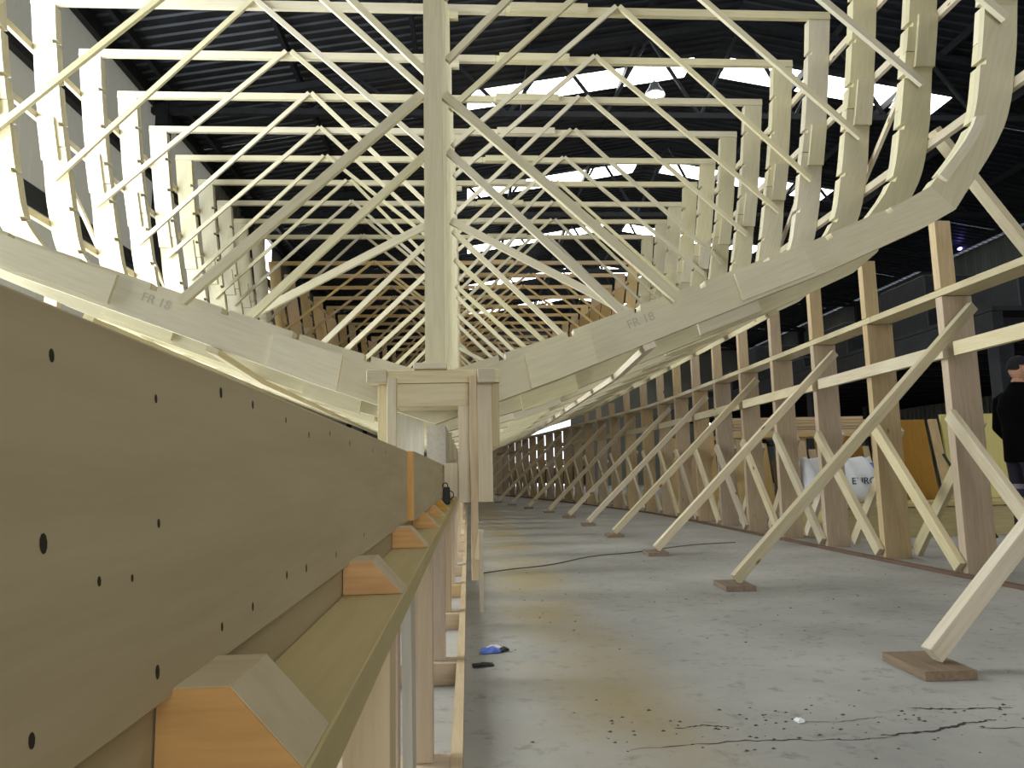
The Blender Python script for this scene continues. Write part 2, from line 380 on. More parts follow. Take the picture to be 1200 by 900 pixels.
def futtock(name, parent, I, O, t0, t1, side, y0, y1, mat, notch=True, fin=0.0, fout=0.0, square=None):
    """timber of the frame between stations t0 and t1; side +1/-1; fin/fout pull the inner/outer edge in (fraction)"""
    ts = [t0, t1]
    k0 = math.ceil(t0); ts += list(range(k0, int(math.floor(t1))+1))
    ts += [t for t in np.arange(t0, t1, .2) if t > 5]
    nt_ = []
    if notch:
        for a, b in notch_ts(I):
            if a > t0+.02 and b < t1-.02: nt_.append((a, b)); ts += [a-1e-4, a+1e-4, b-1e-4, b+1e-4]
    ts = sorted(set(round(t, 6) for t in ts))
    A = []; B = []
    for t in ts:
        a = cat(I, t); b = cat(O, t); d = b-a
        aa = a+d*fin
        for u, v in nt_:
            if u < t < v: aa = a+d/np.hypot(*d)*.042
        A.append(aa); B.append(b-d*fout)
    cdir = (A[-1]+B[-1]-A[0]-B[0]); ang = math.atan2(cdir[1], cdir[0]*side)
    org = (A[0]+B[0])/2; org = np.array([org[0]*side, org[1]])
    c, s_ = math.cos(ang), math.sin(ang)
    def loc(p, y):
        x, z = p[0]*side-org[0], p[1]-org[1]
        return (c*x+s_*z, y-y0, -s_*x+c*z)
    vs = []; fs = []
    for a, b in zip(A, B): vs += [loc(a, y0), loc(b, y0), loc(b, y1), loc(a, y1)]
    n = len(A)
    for i in range(n-1):
        for k in range(4): fs.append((i*4+k, i*4+(k+1) % 4, i*4+4+(k+1) % 4, i*4+4+k))
    fs += [(0, 1, 2, 3), (n*4-1, n*4-2, n*4-3, n*4-4)]
    me = bpy.data.meshes.new(name); me.from_pydata(vs, [], fs)
    bm = bmesh.new(); bm.from_mesh(me); bmesh.ops.recalc_face_normals(bm, faces=bm.faces); bm.to_mesh(me); bm.free()
    o = mobj(name, me, mat, parent)
    o.matrix_basis = Matrix.Translation((org[0], y0, org[1]-1.12)) @ Matrix.Rotation(-ang, 4, 'Y')
    return o
FT = .055
def frame(n):
    I, O = curves(n); y = FY0+n; g = gfac(n); dz = deckz(n)
    mat = PINEW if n < 12 else FARW
    f = empty('hull_frame', (XC, y, 1.12))
    if n == 0: tag(f, 'open end frame of the hull with pencilled numbers, right above the keel trestle', 'hull frame', 'hull frames')
    elif n < 12: tag(f, 'pale sawn hull frame, %s behind the pencil-marked open end frame' % ORD[n], 'hull frame', 'hull frames')
    else: tag(f, 'honey-coloured far hull frame where the hull narrows', 'hull frame', 'far hull frames')
    W = lambda x, yy, z: (XC+x, yy, z)
    for sd in (-1, 1):
        # back layer
        futtock('floor_timber', f, I, O, 0 if sd > 0 else .02, 3.3, sd, FT, 2*FT, mat)
        futtock('futtock', f, I, O, 3.31, 7.4, sd, FT, 2*FT, mat)
        futtock('top_timber', f, I, O, 7.41, 11, sd, FT, 2*FT, mat)
        # front layer
        futtock('floor_timber', f, I, O, .0, 5.0, sd, 0, FT, mat)
        futtock('bilge_futtock', f, I, O, 5.0, 8.3, sd, 0.002, FT, mat)
        futtock('top_timber', f, I, O, 8.31, 11, sd, -.006, FT, mat)
        # butt straps proud of the face
        j = R.uniform(-.1, .1)
        futtock('butt_strap', f, I, O, .80+j*.2, 1.30+j*.2, sd, -.035, 0, mat, notch=False, fin=.18, fout=-.05 if n else .0)
        a0 = 2.38+j*.3
        futtock('butt_strap', f, I, O, a0, a0+(.55 if (sd > 0 or n) else 1.2), sd, -.03, 0, mat, notch=False, fin=.1, fout=.1)
        futtock('butt_strap', f, I, O, 8.05+j, 8.75+j, sd, -.035, 0, mat, notch=False, fin=.30, fout=.0)
        if n == 0: futtock('butt_strap', f, I, O, 5.15, 6.15, sd, -.04, 0, mat, notch=False, fin=-.03, fout=.72)
    # stanchion on the centreline
    st = box('stanchion', XC-.062+.0, XC+.062, y-.07, y-.005, 1.42, dz, mat, parent=f, along='z')
    # deck beam in two lengths with an overlap strap
    hb = 4.545*g; zb = dz+.045; xs = R.uniform(.35, .75)*g
    box('deck_beam', XC-hb, XC+xs, y-.02, y+.04, dz, dz+.09, mat, parent=f)
    box('deck_beam', XC+xs+.004, XC+hb, y-.02, y+.04, dz-.004, dz+.086, mat, parent=f)
    box('beam_strap', XC+xs+.05, XC+xs+.05+.9*g, y-.065, y-.022, dz+.004, dz+.1, mat, parent=f)
    box('cleat', XC+.065, XC+.16, y-.09, y-.02, dz-.12, dz-.04, mat, parent=f)
    # diagonal battens
    yb = y-.047
    jit = lambda a: R.uniform(-a, a)
    zl = 3.42+jit(.06); xl = 1.52*g+jit(.05)
    flat = (n in (2, 9))
    for sd in (-1, 1):
        bt = .042 if n < 3 else .036
        xt = 2.02*g+jit(.12)
        board('batten', W(sd*xt, yb, dz+.08), W(sd*(4.2*g+jit(.05)), yb, 4.02+jit(.08)), .055, bt, mat, (0, 0, 1), parent=f)
        board('batten', W(sd*(xt-.06+jit(.05)), yb, dz+.08), W(sd*.075, yb+.012, (4.4 if n > 1 else 4.2)+jit(.15)), .055, bt, mat, (0, 0, 1), parent=f)
        if flat: board('batten', W(sd*.075, yb+.01, 3.2), W(sd*1.75*g, yb+.01, 2.3), .07, bt, mat, (0, 0, 1), parent=f)
        else:
            zi = float(np.interp(xl, [p[0] for p in I[:6]], [p[1] for p in I[:6]]))
            board('batten', W(sd*.075, yb+.01, zl), W(sd*(xl+.1), yb+.01, zi-.02), .062 if n < 2 else .055, bt, mat, (0, 0, 1), parent=f)
    return f
frames = [frame(n) for n in range(NF)]
# pencilled frame number on the end frame
for sd, x in ((-1, -1.80), (1, 1.38)):
    tx = text_mesh('pencil_mark', 'FR 18', .085, PENCIL, frames[0])
    z = float(np.interp(abs(x), [p[0] for p in S_IN[:6]], [p[1] for p in S_IN[:6]]))-.11
    tx.matrix_basis = Matrix.Translation((x, -.0012, z-1.12)) @ Matrix.Rotation(-sd*.345, 4, 'Y') @ Matrix.Rotation(math.pi/2, 4, 'X')

# ribbands: long battens bent round the outside of the frames
def outer_at(n, key, val):
    I, O = curves(n)
    ts = np.linspace(0, 11, 500); P = np.array([cat(O, t) for t in ts])
    if key == 'x': k = np.argmin(abs(P[:200, 0]-val*gfac(n)))
    else: k = 200+np.argmin(abs(P[200:, 1]-val))
    k = min(max(k, 1), 498)
    d = P[k+1]-P[k-1]; d /= np.hypot(*d); nrm = np.array([d[1], -d[0]])
    return P[k]+nrm*.024, d
def ribband(key, val, sd, n0, n1, yo=0.0, lab=''):
    pts = []; wd = []
    for n in range(n0, n1+1):
        p, d = outer_at(n, key, val); y = FY0+n+.05+(yo if n == n0 else 0)
        pts.append((XC+sd*p[0], y, p[1])); wd.append((sd*d[0], 0, d[1]))
    o = strip('ribband', pts, .085, .04, PINE, wd)
    return tag(o, lab, 'ribband', 'ribbands around the hull')
SIDE = {1: 'on the hull side over the shoring posts', -1: 'on the hull side facing the grey wall'}
for sd in (-1, 1):
    ribband('z', 3.55, sd, 0, 16, -.25, 'long pale ribband just above the bilge '+SIDE[sd])
    ribband('z', 4.75, sd, 0, 16, -.1, 'long pale ribband at mid height '+SIDE[sd])
    ribband('z', 5.55, sd, 0, 16, -.1, 'long pale ribband below the deck beams '+SIDE[sd])
    ribband('x', 1.42, sd, 0, 18, -.06, 'long pale ribband under the hull bottom nearer the keel '+('on the shoring post side' if sd > 0 else 'on the grey wall side'))
    ribband('x', 2.75, sd, 1, 18, 0, 'long pale ribband under the hull bottom nearer the bilge '+('on the shoring post side' if sd > 0 else 'on the grey wall side'))
    for n in (1, 3, 5, 7):
        a, _ = outer_at(n, 'z', 4.8); b, _ = outer_at(n+1, 'z', 3.62)
        o = board('diagonal_batten', (XC+sd*(a[0]+.06), FY0+n+.15, 4.85), (XC+sd*(b[0]+.06), FY0+n+1.3, 3.6), .06, .035, PINE, (0, 1, 0))
        tag(o, 'short diagonal batten nailed outside the ribbands '+('over the shoring posts' if sd > 0 else 'facing the grey wall'), 'batten', 'outside diagonal battens')
o = board('raking_shore', (4.22, 5.95, 3.78), (7.05, 6.15, .02), .12, .06, PINE, (0, 1, 0)); tag(o, 'raking plank shore from the hull side down to the floor outside', 'shore')

# far lining: plywood sheets inside the narrowing part
for sd in (-1, 1):
    for n in range(12, 20):
        skip = R.random() < .2
        for k, (za, zb_) in enumerate(((2.9, 4.1), (4.12, 5.3))):
            if skip and k: continue
            def inn(nn, z):
                I, O = curves(nn); ts = np.linspace(3, 11, 300); P = np.array([cat(I, t) for t in ts]); return P[np.argmin(abs(P[:, 1]-z)), 0]-.03
            p = []
            for nn, yo in ((n, .061), (n+1, -.12)):
                for z in (za, zb_): p.append(Vector((XC+sd*inn(nn, z), FY0+nn+yo+.05, z+.0)))
            nrm = (p[2]-p[0]).cross(p[1]-p[0]).normalized()*.012
            base = p[0].copy(); vs = [q-base for q in p]+[q-base+nrm for q in p]
            me = bpy.data.meshes.new('lining_sheet'); me.from_pydata(vs, [], [(0, 1, 3, 2), (4, 6, 7, 5), (0, 4, 5, 1), (2, 3, 7, 6), (0, 2, 6, 4), (1, 5, 7, 3)])
            o = mobj('plywood_sheet', me, PLY); o.location = base
            tag(o, 'honey plywood sheet between far hull frames '+('on the shoring post side' if sd > 0 else 'on the grey wall side'), 'plywood', 'plywood lining panels')
# bulkhead at the far end
YB = FY0+NF-1+.111
bk = empty('bulkhead', (XC, YB, 1.6)); tag(bk, 'tan plank bulkhead closing the far end of the hull', 'bulkhead')
for i in range(9):
    za = 1.75+i*.34
    box('plank', XC-1.15, XC+1.15, YB, YB+.04, za, za+.325, FARW, parent=bk)

# keel along the centreline
keel = empty('keel', (XC-.04, FY0, .856)); tag(keel, 'tall grey timber keel standing on the berth under the frames', 'keel')
KEELM = wood('keel_timber', 'c9c4b4', 'aaa596', knots=False, var=.05)
for i, (ya, yb) in enumerate(((4.80, 9.2), (9.21, 14.0), (14.01, 20), (20.01, 29))):
    box('keel_timber', XC-.062, XC+.062, ya, yb, .856, 1.115, KEELM, parent=keel, along='y')
for i in range(14):
    box('keel_cleat', XC+.063, XC+.085, 5.5+i, 5.6+i, .90+.03*(i % 3), 1.11, PINE, parent=keel, along='z')
gp = box('deadwood_board', -.56, -.30, 5.02, 5.05, .90, 1.38, KEELM, bev=.002, along='z'); tag(gp, 'grey-blue board standing beside the keel behind the trestle', 'board')

# ================================================================== keel berth beside the camera
be = empty('keel_berth', (XC, 0, 0)); tag(be, 'long low timber berth of planks and posts carrying the keel', 'berth')
PX = -.168
pl = box('side_plank', PX-.036, PX, .262, 2.05, .66, .853, BERTH, parent=be, along='y', bev=.0012)
box('side_plank', PX-.036, PX+.018, 2.052, 4.30, .66, .853, BERTH, parent=be, along='y', bev=.001)
box('side_plank', PX-.036, PX+.006, 4.302, 12.0, .66, .853, BERTH, parent=be, along='y', bev=.001)
box('side_plank', PX-.036, PX+.006, 12.002, 26.0, .66, .853, BERTH, parent=be, along='y')
box('side_plank', PX-.036, PX, -1.2, .260, .66, .853, BERTH, parent=be, along='y', bev=.001)
box('end_strip', PX, PX+.017, 2.045, 2.0515, .662, .851, ENDG, parent=be, along='z')
box('core_plank', PX-.075, PX-.037, -1.2, 26, .66, .852, BERTH, parent=be, along='y')
box('lower_plank', PX-.045, PX-.010, -1.2, 26, .50, .659, BERTH, parent=be, along='y')
for (ya, yb) in ((-1.2, 1.93), (1.932, 5.9), (5.902, 12), (12.002, 26)):
    box('ledge', PX-.009, -.092, ya, yb, .583, .618, BERTH, parent=be, along='y', bev=.0015)
# chamfered blocks on the ledge
for yk in (-.25, .44, 1.056, 1.72, 2.36, 3.0, 3.65, 4.9, 5.6, 6.3):
    h = .046
    x0, x1 = PX-.009, -.0945
    b_ = poly_prism('wedge_block', [(0, 0), (x1-x0, 0), (x1-x0-.042, h), (0, h)], 0, .075, BERTH, be, (x0-XC, yk, .6185))
    x = poly_prism('end_grain', [(.0005, .0005), (x1-x0-.001, .0005), (x1-x0-.0425, h-.0005), (.0005, h-.0005)], -.0015, 0, ENDG, b_)
# posts under the ledge, sleepers, floor rail
for k in range(-1, 18):
    y = 1.9+k
    box('berth_post', -.150, -.095, y, y+.07, .08, .5825, SHORE, parent=be, along='z', bev=.001)
    box('sleeper', -.5, -.053, y-.04, y+.06, 0.001, .08, SHORE, parent=be, along='x')
box('berth_post', -.163, -.122, 1.28, 1.33, .002, .5825, SHORE, parent=be, along='z')
KEELB = KEELM
board('leaning_board', (-.128, 1.62, .002), (-.128, 1.56, .582), .10, .02, KEELB, (0, 1, 0), parent=be)
box('floor_rail', -.052, -.022, .6, 18, .0, .085, SHORE, parent=be, along='y')
# screw holes in the side plank
hm = bpy.data.meshes.new('screw_hole'); bm = bmesh.new(); bmesh.ops.create_circle(bm, cap_ends=True, segments=10, radius=1); 
r = bmesh.ops.extrude_face_region(bm, geom=bm.faces[:]); bmesh.ops.translate(bm, vec=(0, 0, .25), verts=[v for v in r['geom'] if isinstance(v, bmesh.types.BMVert)])
bm.to_mesh(hm); bm.free(); hm.materials.append(HOLE)
HL = [(.301, .832), (.401, .825), (.504, .84), (.578, .839), (.683, .835), (.782, .827), (.303, .757), (.411, .758), (.349, .736), (.382, .733), (.303, .683), (.417, .679), (.52, .682), (.591, .683), (.697, .693), (.779, .689), (.9, .835), (1.05, .83), (.95, .685), (1.2, .69), (1.3, .828), (1.5, .832)]
for i, (y, z) in enumerate(HL):
    o = mobj('screw_hole', hm, None, pl); a = .0014+.0012*R.random()
    if i in (8, 9): a *= .6
    o.matrix_basis = pl.matrix_basis.inverted() @ Matrix.Translation((PX+.0001-XC, y, z)) @ Matrix.Rotation(math.pi/2, 4, 'Y') @ Matrix.Rotation(.25, 4, 'Z') @ Matrix.Diagonal((a*1.7, a, .0008, 1))

# ================================================================== keel trestle (bridge over the keel in front of the end frame)
YT = 4.40
tr = empty('keel_trestle', (-.2, YT, 0)); tag(tr, 'small timber trestle bridging the keel below the open end frame', 'trestle')
box('cross_beam', -.60, .20, YT-.02, YT+.06, 1.345, 1.425, PINE, parent=tr, bev=.003)
box('end_block', -.59, -.475, YT-.12, YT-.021, 1.34, 1.415, PINE, parent=tr, bev=.003)
box('end_block', .065, .17, YT-.10, YT-.021, 1.335, 1.42, PINE, parent=tr, bev=.003)
box('top_plate', -.32, -.12, YT-.06, YT+.04, 1.427, 1.465, PINE, parent=tr, bev=.003)
box('shelf_board', -.425, .010, YT-.005, YT+.30, 1.205, 1.343, PINE, parent=tr, bev=.002)
box('leg', -.475, -.42, YT-.085, YT-.022, .66, 1.372, PINE, parent=tr, along='z', bev=.002)
box('leg', -.535, -.477, YT-.019, YT+.05, .02, 1.344, PINE, parent=tr, along='z', bev=.002)
box('leg', .015, .058, YT-.085, YT-.022, .18, 1.38, SHORE, parent=tr, along='z', bev=.002)
box('side_board', .0595, .150, YT-.019, YT+.02, .625, 1.342, PINE, parent=tr, along='z', bev=.002)
box('back_board', .1505, .195, YT-.01, YT+.06, .95, 1.34, BERTH, parent=tr, along='z', bev=.002)
box('inner_board', -.055, .014, YT-.018, YT+.02, .625, 1.204, PINE, parent=tr, along='z', bev=.002)
box('lower_board', -.143, -.0555, YT+.021, YT+.05, .66, .86, PINE, parent=tr, along='z', bev=.002)
o = box('lath', .059, .083, YT-.10, YT-.088, .0, .46, PINE, parent=tr, along='z')
board('side_lath', (.046, YT-.095, .30), (.072, YT-.094, .47), .03, .01, PINE, (1, 0, 0), parent=tr)

# black tape reel / clamp on the ledge
cl = empty('black_clamp', (-.13, 4.30, .6185)); tag(cl, 'small black clamp standing on the berth ledge by the trestle', 'clamp')
box('body', -.146, -.106, 4.27, 4.31, .619, .72, BLACK, parent=cl, along='z', bev=.006)
tube('wire_loop', [(-.111-(-.13), -.01, .03), (.045, -.01, .035), (.045, -.01, .075), (.018, -.01, .08)], .003, BLACK, cl)
tube('wire_loop', [(-.018, -.01, .10), (-.018, -.01, .125), (.012, -.01, .125), (.012, -.01, .10)], .003, BLACK, cl)

# ================================================================== shoring wall
def basex(y): return float(np.interp(y, [0, 4, 6, 12, 14, 17.6, 22.5, 27, 30, 33], [3.56, 3.57, 3.57, 3.62, 3.58, 3.15, 2.5, 1.75, 1.2, .8]))
NPOST = 28
def tang(y):
    d = Vector((basex(y+.5)-basex(y-.5), 1, 0)).normalized(); return d
posts = []
for k in range(-1, NPOST):
    y = 5.16+k*1.035; x = basex(y)
    d = tang(y); nx = Vector((d.y, -d.x, 0))
    t = empty('shoring_post', (x, y, 0))
    tag(t, ('upright double plank shoring post, %s along the wall beyond the man in black' % ORD[k+1] if k >= 0 else 'shoring post before the man in black, starting the row') if k < 13 else 'upright shoring post in the close far row curving to the bow', 'post', 'shoring posts' if k < 13 else 'far shoring posts')
    th = .075
    lx = lambda a, z: Vector((x, y, z))+nx*a
    ztop = 2.66 if k < 11 else 2.4
    box_w = .235 if k >= 0 else .24
    board('lower_plank', lx(box_w/2, .0), lx(box_w/2, 2.05), box_w, th, SHORE, nx, parent=t, bev=.002)
    if not 14 <= k <= 22: board('upper_plank', lx(.062, 2.055+.055), lx(.062, ztop+R.uniform(-.03, .03)), .125, th, SHORE, nx, parent=t, bev=.002)
    posts.append((x, y, nx))
PY = lambda k: 5.16+k*1.035
for k in range(0, 14):
    y = PY(k); x = 2*XC-basex(y)
    t = empty('shoring_post', (x, y, 0)); tag(t, 'shoring post under the hull side facing the grey wall', 'post', 'wall-side shoring posts')
    box('lower_plank', x-.235, x, y-.0375, y+.0375, 0, 2.05, SHORE, parent=t, along='z', bev=.002)
    box('upper_plank', x-.125, x, y-.0375, y+.0375, 2.052, 2.64, SHORE, parent=t, along='z', bev=.002)
def off(y, a, z):
    d = tang(y); return Vector((basex(y)+d.y*a, y-d.x*a, z))
# walers
ends = [3.1, 6.1, 10.2, 14.4, 18.6, 24, 32]
for i, (a, b_) in enumerate(zip(ends[:-1], ends[1:])):
    ys = np.linspace(a, b_-.005, 13)
    o = strip('waler_shelf', [off(y, .11, 2.08) for y in ys], .22, .05, PINE, [off(y, 1, 0)-off(y, 0, 0) for y in ys])
    tag(o, 'flat plank waler on the notched shoring posts, %s length beyond the man in black' % ORD[i+1], 'waler', 'flat upper walers')
PROPS = []
for k in range(0, 14):
    ye = PY(2*k-2)-.0375-.046; yb = ye-.22
    p0 = off(yb, -1.80, .064); p1 = off(ye, .20, 1.96)
    PROPS.append((p0, p1))
cuts = []
for p0, p1 in PROPS:
    f = (1.625-p0.z)/(p1.z-p0.z); cuts.append(p0.y+(p1.y-p0.y)*f)
for i in range(len(cuts)-1):
    ys = np.linspace(cuts[i]+.062, cuts[i+1]-.062, 5)
    o = strip('waler', [off(y, -.026, 1.625) for y in ys], .10, .048, PINE, [(0, 0, 1)]*5)
    tag(o, 'edge-on batten waler across the shoring posts, %s length beyond the man in black' % ORD[i+1], 'waler', 'lower walers')
# X bracing along the wall
for k in range(-1, 22):
    ya = PY(k); yb = PY(k+1)
    o = board('cross_brace', off(yb-.05, -.030, 1.19+R.uniform(-.06, .05)), off(ya, -.030, .055), .095, .045, PINE, (0, 1, 0)); tag(o, 'diagonal brace across the inner edges of shoring posts, %s beyond the man in black' % ORD[k+2] if k < 10 else 'far diagonal brace on the inner edges of the shoring posts', 'brace', 'inner cross braces')
    o = board('cross_brace', off(ya+.05, .272, 1.15+R.uniform(-.1, .1)), off(yb-.05, .272, .055), .095, .045, PINE, (0, 1, 0)); tag(o, 'diagonal brace behind the shoring posts, %s beyond the man in black' % ORD[k+2] if k < 10 else 'far diagonal brace behind the shoring posts', 'brace', 'outer cross braces')
# diagonal props with foot blocks
for k, (p0, p1) in enumerate(PROPS):
    o = board('diagonal_prop', p0, p1, .074, .05, PINE, (-1, -.2, 1), bev=.002); tag(o, 'diagonal batten prop up to the shoring posts, %s counted from the cracked floor' % ORD[k+1], 'prop', 'diagonal props')
    b_ = mobj('foot_block', boxmesh(.30, .195, .035, FOOT, .001), FOOT); b_.matrix_basis = Matrix.Translation((p0.x, p0.y+.03, .0176)) @ Matrix.Rotation(math.radians(90+R.uniform(-4, 4)), 4, 'Z')
    tag(b_, 'flat brown foot block under a diagonal prop, %s counted from the cracked floor' % ORD[k+1], 'block', 'foot blocks')
ys = np.linspace(19.5, 30.5, 12)
o = strip('kick_board', [off(y, .33, .74) for y in ys], .50, .03, DKWOOD, [(0, 0, 1)]*12); tag(o, 'brown board nailed low behind the far curving shoring posts', 'board')
# brown floor batten along the wall
ys = np.linspace(2.5, 30, 40)
o = strip('floor_batten', [(basex(y)-.085, y, .0125) for y in ys], .06, .024, DKWOOD, [(1, 0, 0)]*40); tag(o, 'long reddish brown batten on the floor along the shoring posts', 'batten')

# ================================================================== workshop behind the shoring wall
BEN = wood('bench_wood', 'c2b287', 'a89768', knots=False)
bn = empty('work_platform', (5.6, 8.3, 0)); tag(bn, 'long low timber platform behind the shoring posts', 'platform')
for i, (xa, xb) in enumerate(((4.0, 5.6), (5.61, 7.4))):
    box('front_board', xa, xb, 8.0, 8.04, .0, .325, BEN, parent=bn, bev=.003)
for i in range(5): box('top_plank', 3.95, 7.45, 7.97+i*.21, 8.17+i*.21, .335, .385, BEN, parent=bn, bev=.003)
for x in (4.06, 5.6, 7.35): box('bearer', x-.05, x+.05, 8.05, 9.0, 0, .334, BEN, parent=bn, along='y')
def leaner(name, x0, x1, z0, z1, y, lean, t, mat, lab, cat, grp=None):
    c = (x0+x1)/2
    o = board(name, (c, y, z0), (c, y+lean, z1), x1-x0, t, mat, (1, 0, 0), bev=.002); return tag(o, lab, cat, grp)
leaner('plywood_sheet', 4.98, 5.66, .390, 1.36, 8.5, .18, .03, wood('brown_ply', 'a07a4c', '8c683c', knots=False), 'brown plywood sheet standing on the low platform', 'plywood')
leaner('plywood_sheet', 4.35, 4.95, .390, 1.18, 8.72, .18, .02, wood('brown_ply2', '8f6a40', '7d5930', knots=False), 'smaller dull plywood sheet behind the cement bags', 'plywood')
leaner('plank', 5.70, 5.80, .390, 1.36, 8.45, .2, .04, FARW, 'narrow plank leaning beside the brown plywood sheet', 'plank')
leaner('plywood_sheet', 5.86, 6.75, .390, 1.42, 8.55, .12, .03, wood('yellow_ply', 'd9cc94', 'c9bb80', knots=False), 'pale yellow plywood sheet behind the man in black', 'plywood')
leaner('plank', 4.60, 4.70, .390, 1.62, 8.92, .1, .04, SHORE, 'tall narrow offcut standing behind the cement bags', 'plank')
# cement bags
BAG = plain('bag_paper', 'd9dbdd', .7, 0, .08, 6); BAGB = plain('bag_band', '5b74b8', .6)
def bag(x, y, z, wd, h, d, rot, tilt, lab, txt):
    t = empty('cement_bag', (x, y, z)); t.rotation_euler = (0, 0, rot); tag(t, lab, 'bag', 'cement bags')
    bm = bmesh.new(); bmesh.ops.create_cube(bm, size=1); bmesh.ops.subdivide_edges(bm, edges=bm.edges[:], cuts=5, use_grid_fill=True)
    for v in bm.verts:
        u, q, s_ = v.co.x*2, v.co.y*2, v.co.z*2
        pin = (1-abs(s_)**3*.75)*(1-abs(u)**4*.55)
        v.co = Vector((u*wd/2*(1-.06*abs(s_)**2), q*d/2*pin+.03*math.sin(5*u+3*s_), s_*h/2+.015*math.sin(7*u)))
        v.co.y += tilt*(s_+1)*.5; v.co.z += h/2
    me = bpy.data.meshes.new('sack'); bm.to_mesh(me); bm.free()
    for p in me.polygons: p.use_smooth = True
    mobj('sack', me, BAG, t)
    bn_ = text_mesh('printed_text', txt, .11, plain('bag_ink', '3c424c', .8), t, .004); bn_.matrix_basis = Matrix.Translation((.02, -d/2-.012+tilt*.45, h*.45)) @ Matrix.Rotation(math.pi/2, 4, 'X')
    s2 = bmesh.new(); bmesh.ops.create_cube(s2, size=1); bmesh.ops.scale(s2, vec=(.05, .012, h*.7), verts=s2.verts); me = bpy.data.meshes.new('blue_stripe'); s2.to_mesh(me); s2.free()
    b2 = mobj('blue_stripe', me, BAGB, t); b2.location = (wd*.40, -d/2*.62+tilt*.5, h*.52)
    b2.rotation_euler = (-math.atan2(tilt, h), 0, 0)
bag(4.08, 8.25, .406, .42, .50, .22, .15, .1, 'crumpled white cement bag on the platform beside the lumber rack', 'EURO')
bag(4.53, 8.22, .406, .40, .50, .22, -.1, .1, 'white cement bag with blue edge on the platform beside brown plywood', 'EURO')
cn = empty('paint_can', (5.44, 8.10, .3855)); tag(cn, 'small blue can on the edge of the low platform', 'can')
lathe('can', [(.055, 0), (.055, .1), (.053, .103)], plain('blue_can', '2b3f9c', .4), cn); lathe('lid', [(.05, .1035), (.05, .108), (.045, .11)], plain('can_lid', '3f55b8', .4), cn)
tb = tube('broom_handle', [(5.62, 7.55, .012), (5.5, 7.75, .45), (5.38, 7.95, .92)], .016, STEEL); tag(tb, 'dark metal pipe leaning against the low platform', 'pipe')
# lumber rack further back
rk = empty('lumber_rack', (4.8, 11.2, 0)); tag(rk, 'timber rack with shelves behind the shoring posts', 'rack')
for x in (4.1, 5.2, 6.4): box('upright', x-.05, x+.05, 11.0, 11.1, 0, 1.28, SHORE, parent=rk, along='z')
for z in (.3, 1.28): box('shelf', 4.0, 6.5, 10.95, 11.6, z, z+.06, FARW, parent=rk)
for i in range(13):
    x = 4.1+i*.2; h = R.uniform(.8, 1.25)
    o = board('offcut_plank', (x, 10.6, .0), (x, 10.9, h), .12+.06*R.random(), .03, R.choice([FARW, PLY, SHORE, DKWOOD]), (1, 0, 0)); tag(o, 'short offcut plank leaning on the lumber rack', 'plank', 'offcuts on the rack')
for i in range(5):
    z = 1.345+.05*i; o = box('stacked_plank', 4.05+.1*R.random(), 6.2+.2*R.random(), 11.05, 11.4, z, z+.045, R.choice([FARW, SHORE, PLY])); tag(o, 'long plank stacked flat on top of the lumber rack', 'plank', 'planks on top of the rack')
for i in range(5):
    x = 4.1+i*.36; o = board('leaning_board', (x, 14.2, .0), (x+.05, 14.6, 1.3+.3*R.random()), .3, .03, R.choice([FARW, PLY]), (1, 0, 0)); tag(o, 'wide board standing further back behind the lumber rack', 'board', 'boards behind the rack')
# flood lamp on a stand
fd = empty('flood_lamp', (5.66, 12.6, 0)); tag(fd, 'bright white flood lamp on a thin stand behind the shoring posts', 'lamp')
board('pole', (5.66, 12.6, 0.02), (5.66, 12.6, 1.7), .03, .03, STEEL, (1, 0, 0), parent=fd)
for a in (0, 2.1, 4.2): board('stand_leg', (5.66, 12.6, .35), (5.66+.35*math.cos(a), 12.6+.35*math.sin(a), .012), .02, .02, STEEL, parent=fd)
box('housing', 5.48, 5.84, 12.56, 12.68, 1.60, 1.93, STEEL, parent=fd, bev=.01); box('lens', 5.50, 5.82, 12.545, 12.559, 1.62, 1.91, FLOODG, parent=fd)
# dark steel stock and mezzanine
mz = empty('steel_mezzanine', (12, 14, 0)); tag(mz, 'dark steel mezzanine platform along the far corrugated wall', 'platform')
for x in (7.4, 12.0):
    for y in (9.5, 15, 21, 27): box('column', x-.11, x+.11, y-.11, y+.11, 0, 2.6, STEEL, parent=mz, along='z')
for i in range(20): box('deck_joist', 7.2, 17.6, 9.4+i*.95, 9.48+i*.95, 2.62, 2.8, STEEL, parent=mz)
box('deck_edge', 7.1, 7.25, 9.2, 28, 2.55, 2.85, STEEL, parent=mz, along='y'); box('deck', 7.1, 17.8, 9.2, 28, 2.86, 2.92, STEEL, parent=mz)
for i in range(7):
    o = box('storage_crate', 8.0+.2*(i % 2), 9.6, 9.8+i*2.4, 11.2+i*2.4, 2.925, 3.5+.35*((i*2) % 3), STEEL, bev=.02); tag(o, 'dark crate stored on the steel mezzanine', 'crate', 'crates on the mezzanine')
pw = empty('partition', (9, 17, 0)); tag(pw, 'low corrugated sheet partition under the mezzanine', 'partition')
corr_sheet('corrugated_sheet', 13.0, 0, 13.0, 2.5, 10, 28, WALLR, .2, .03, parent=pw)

# small blue indicator light on the far wall
bl = lathe('indicator_lamp', [(.02, -.05), (.07, -.03), (.09, 0), (.07, .03), (.02, .05)], emit('blue_glow', '8a7dff', 14), None, (17.7, 24.15, 8.5), n=14); tag(bl, 'small violet indicator lamp by the far eave', 'lamp')

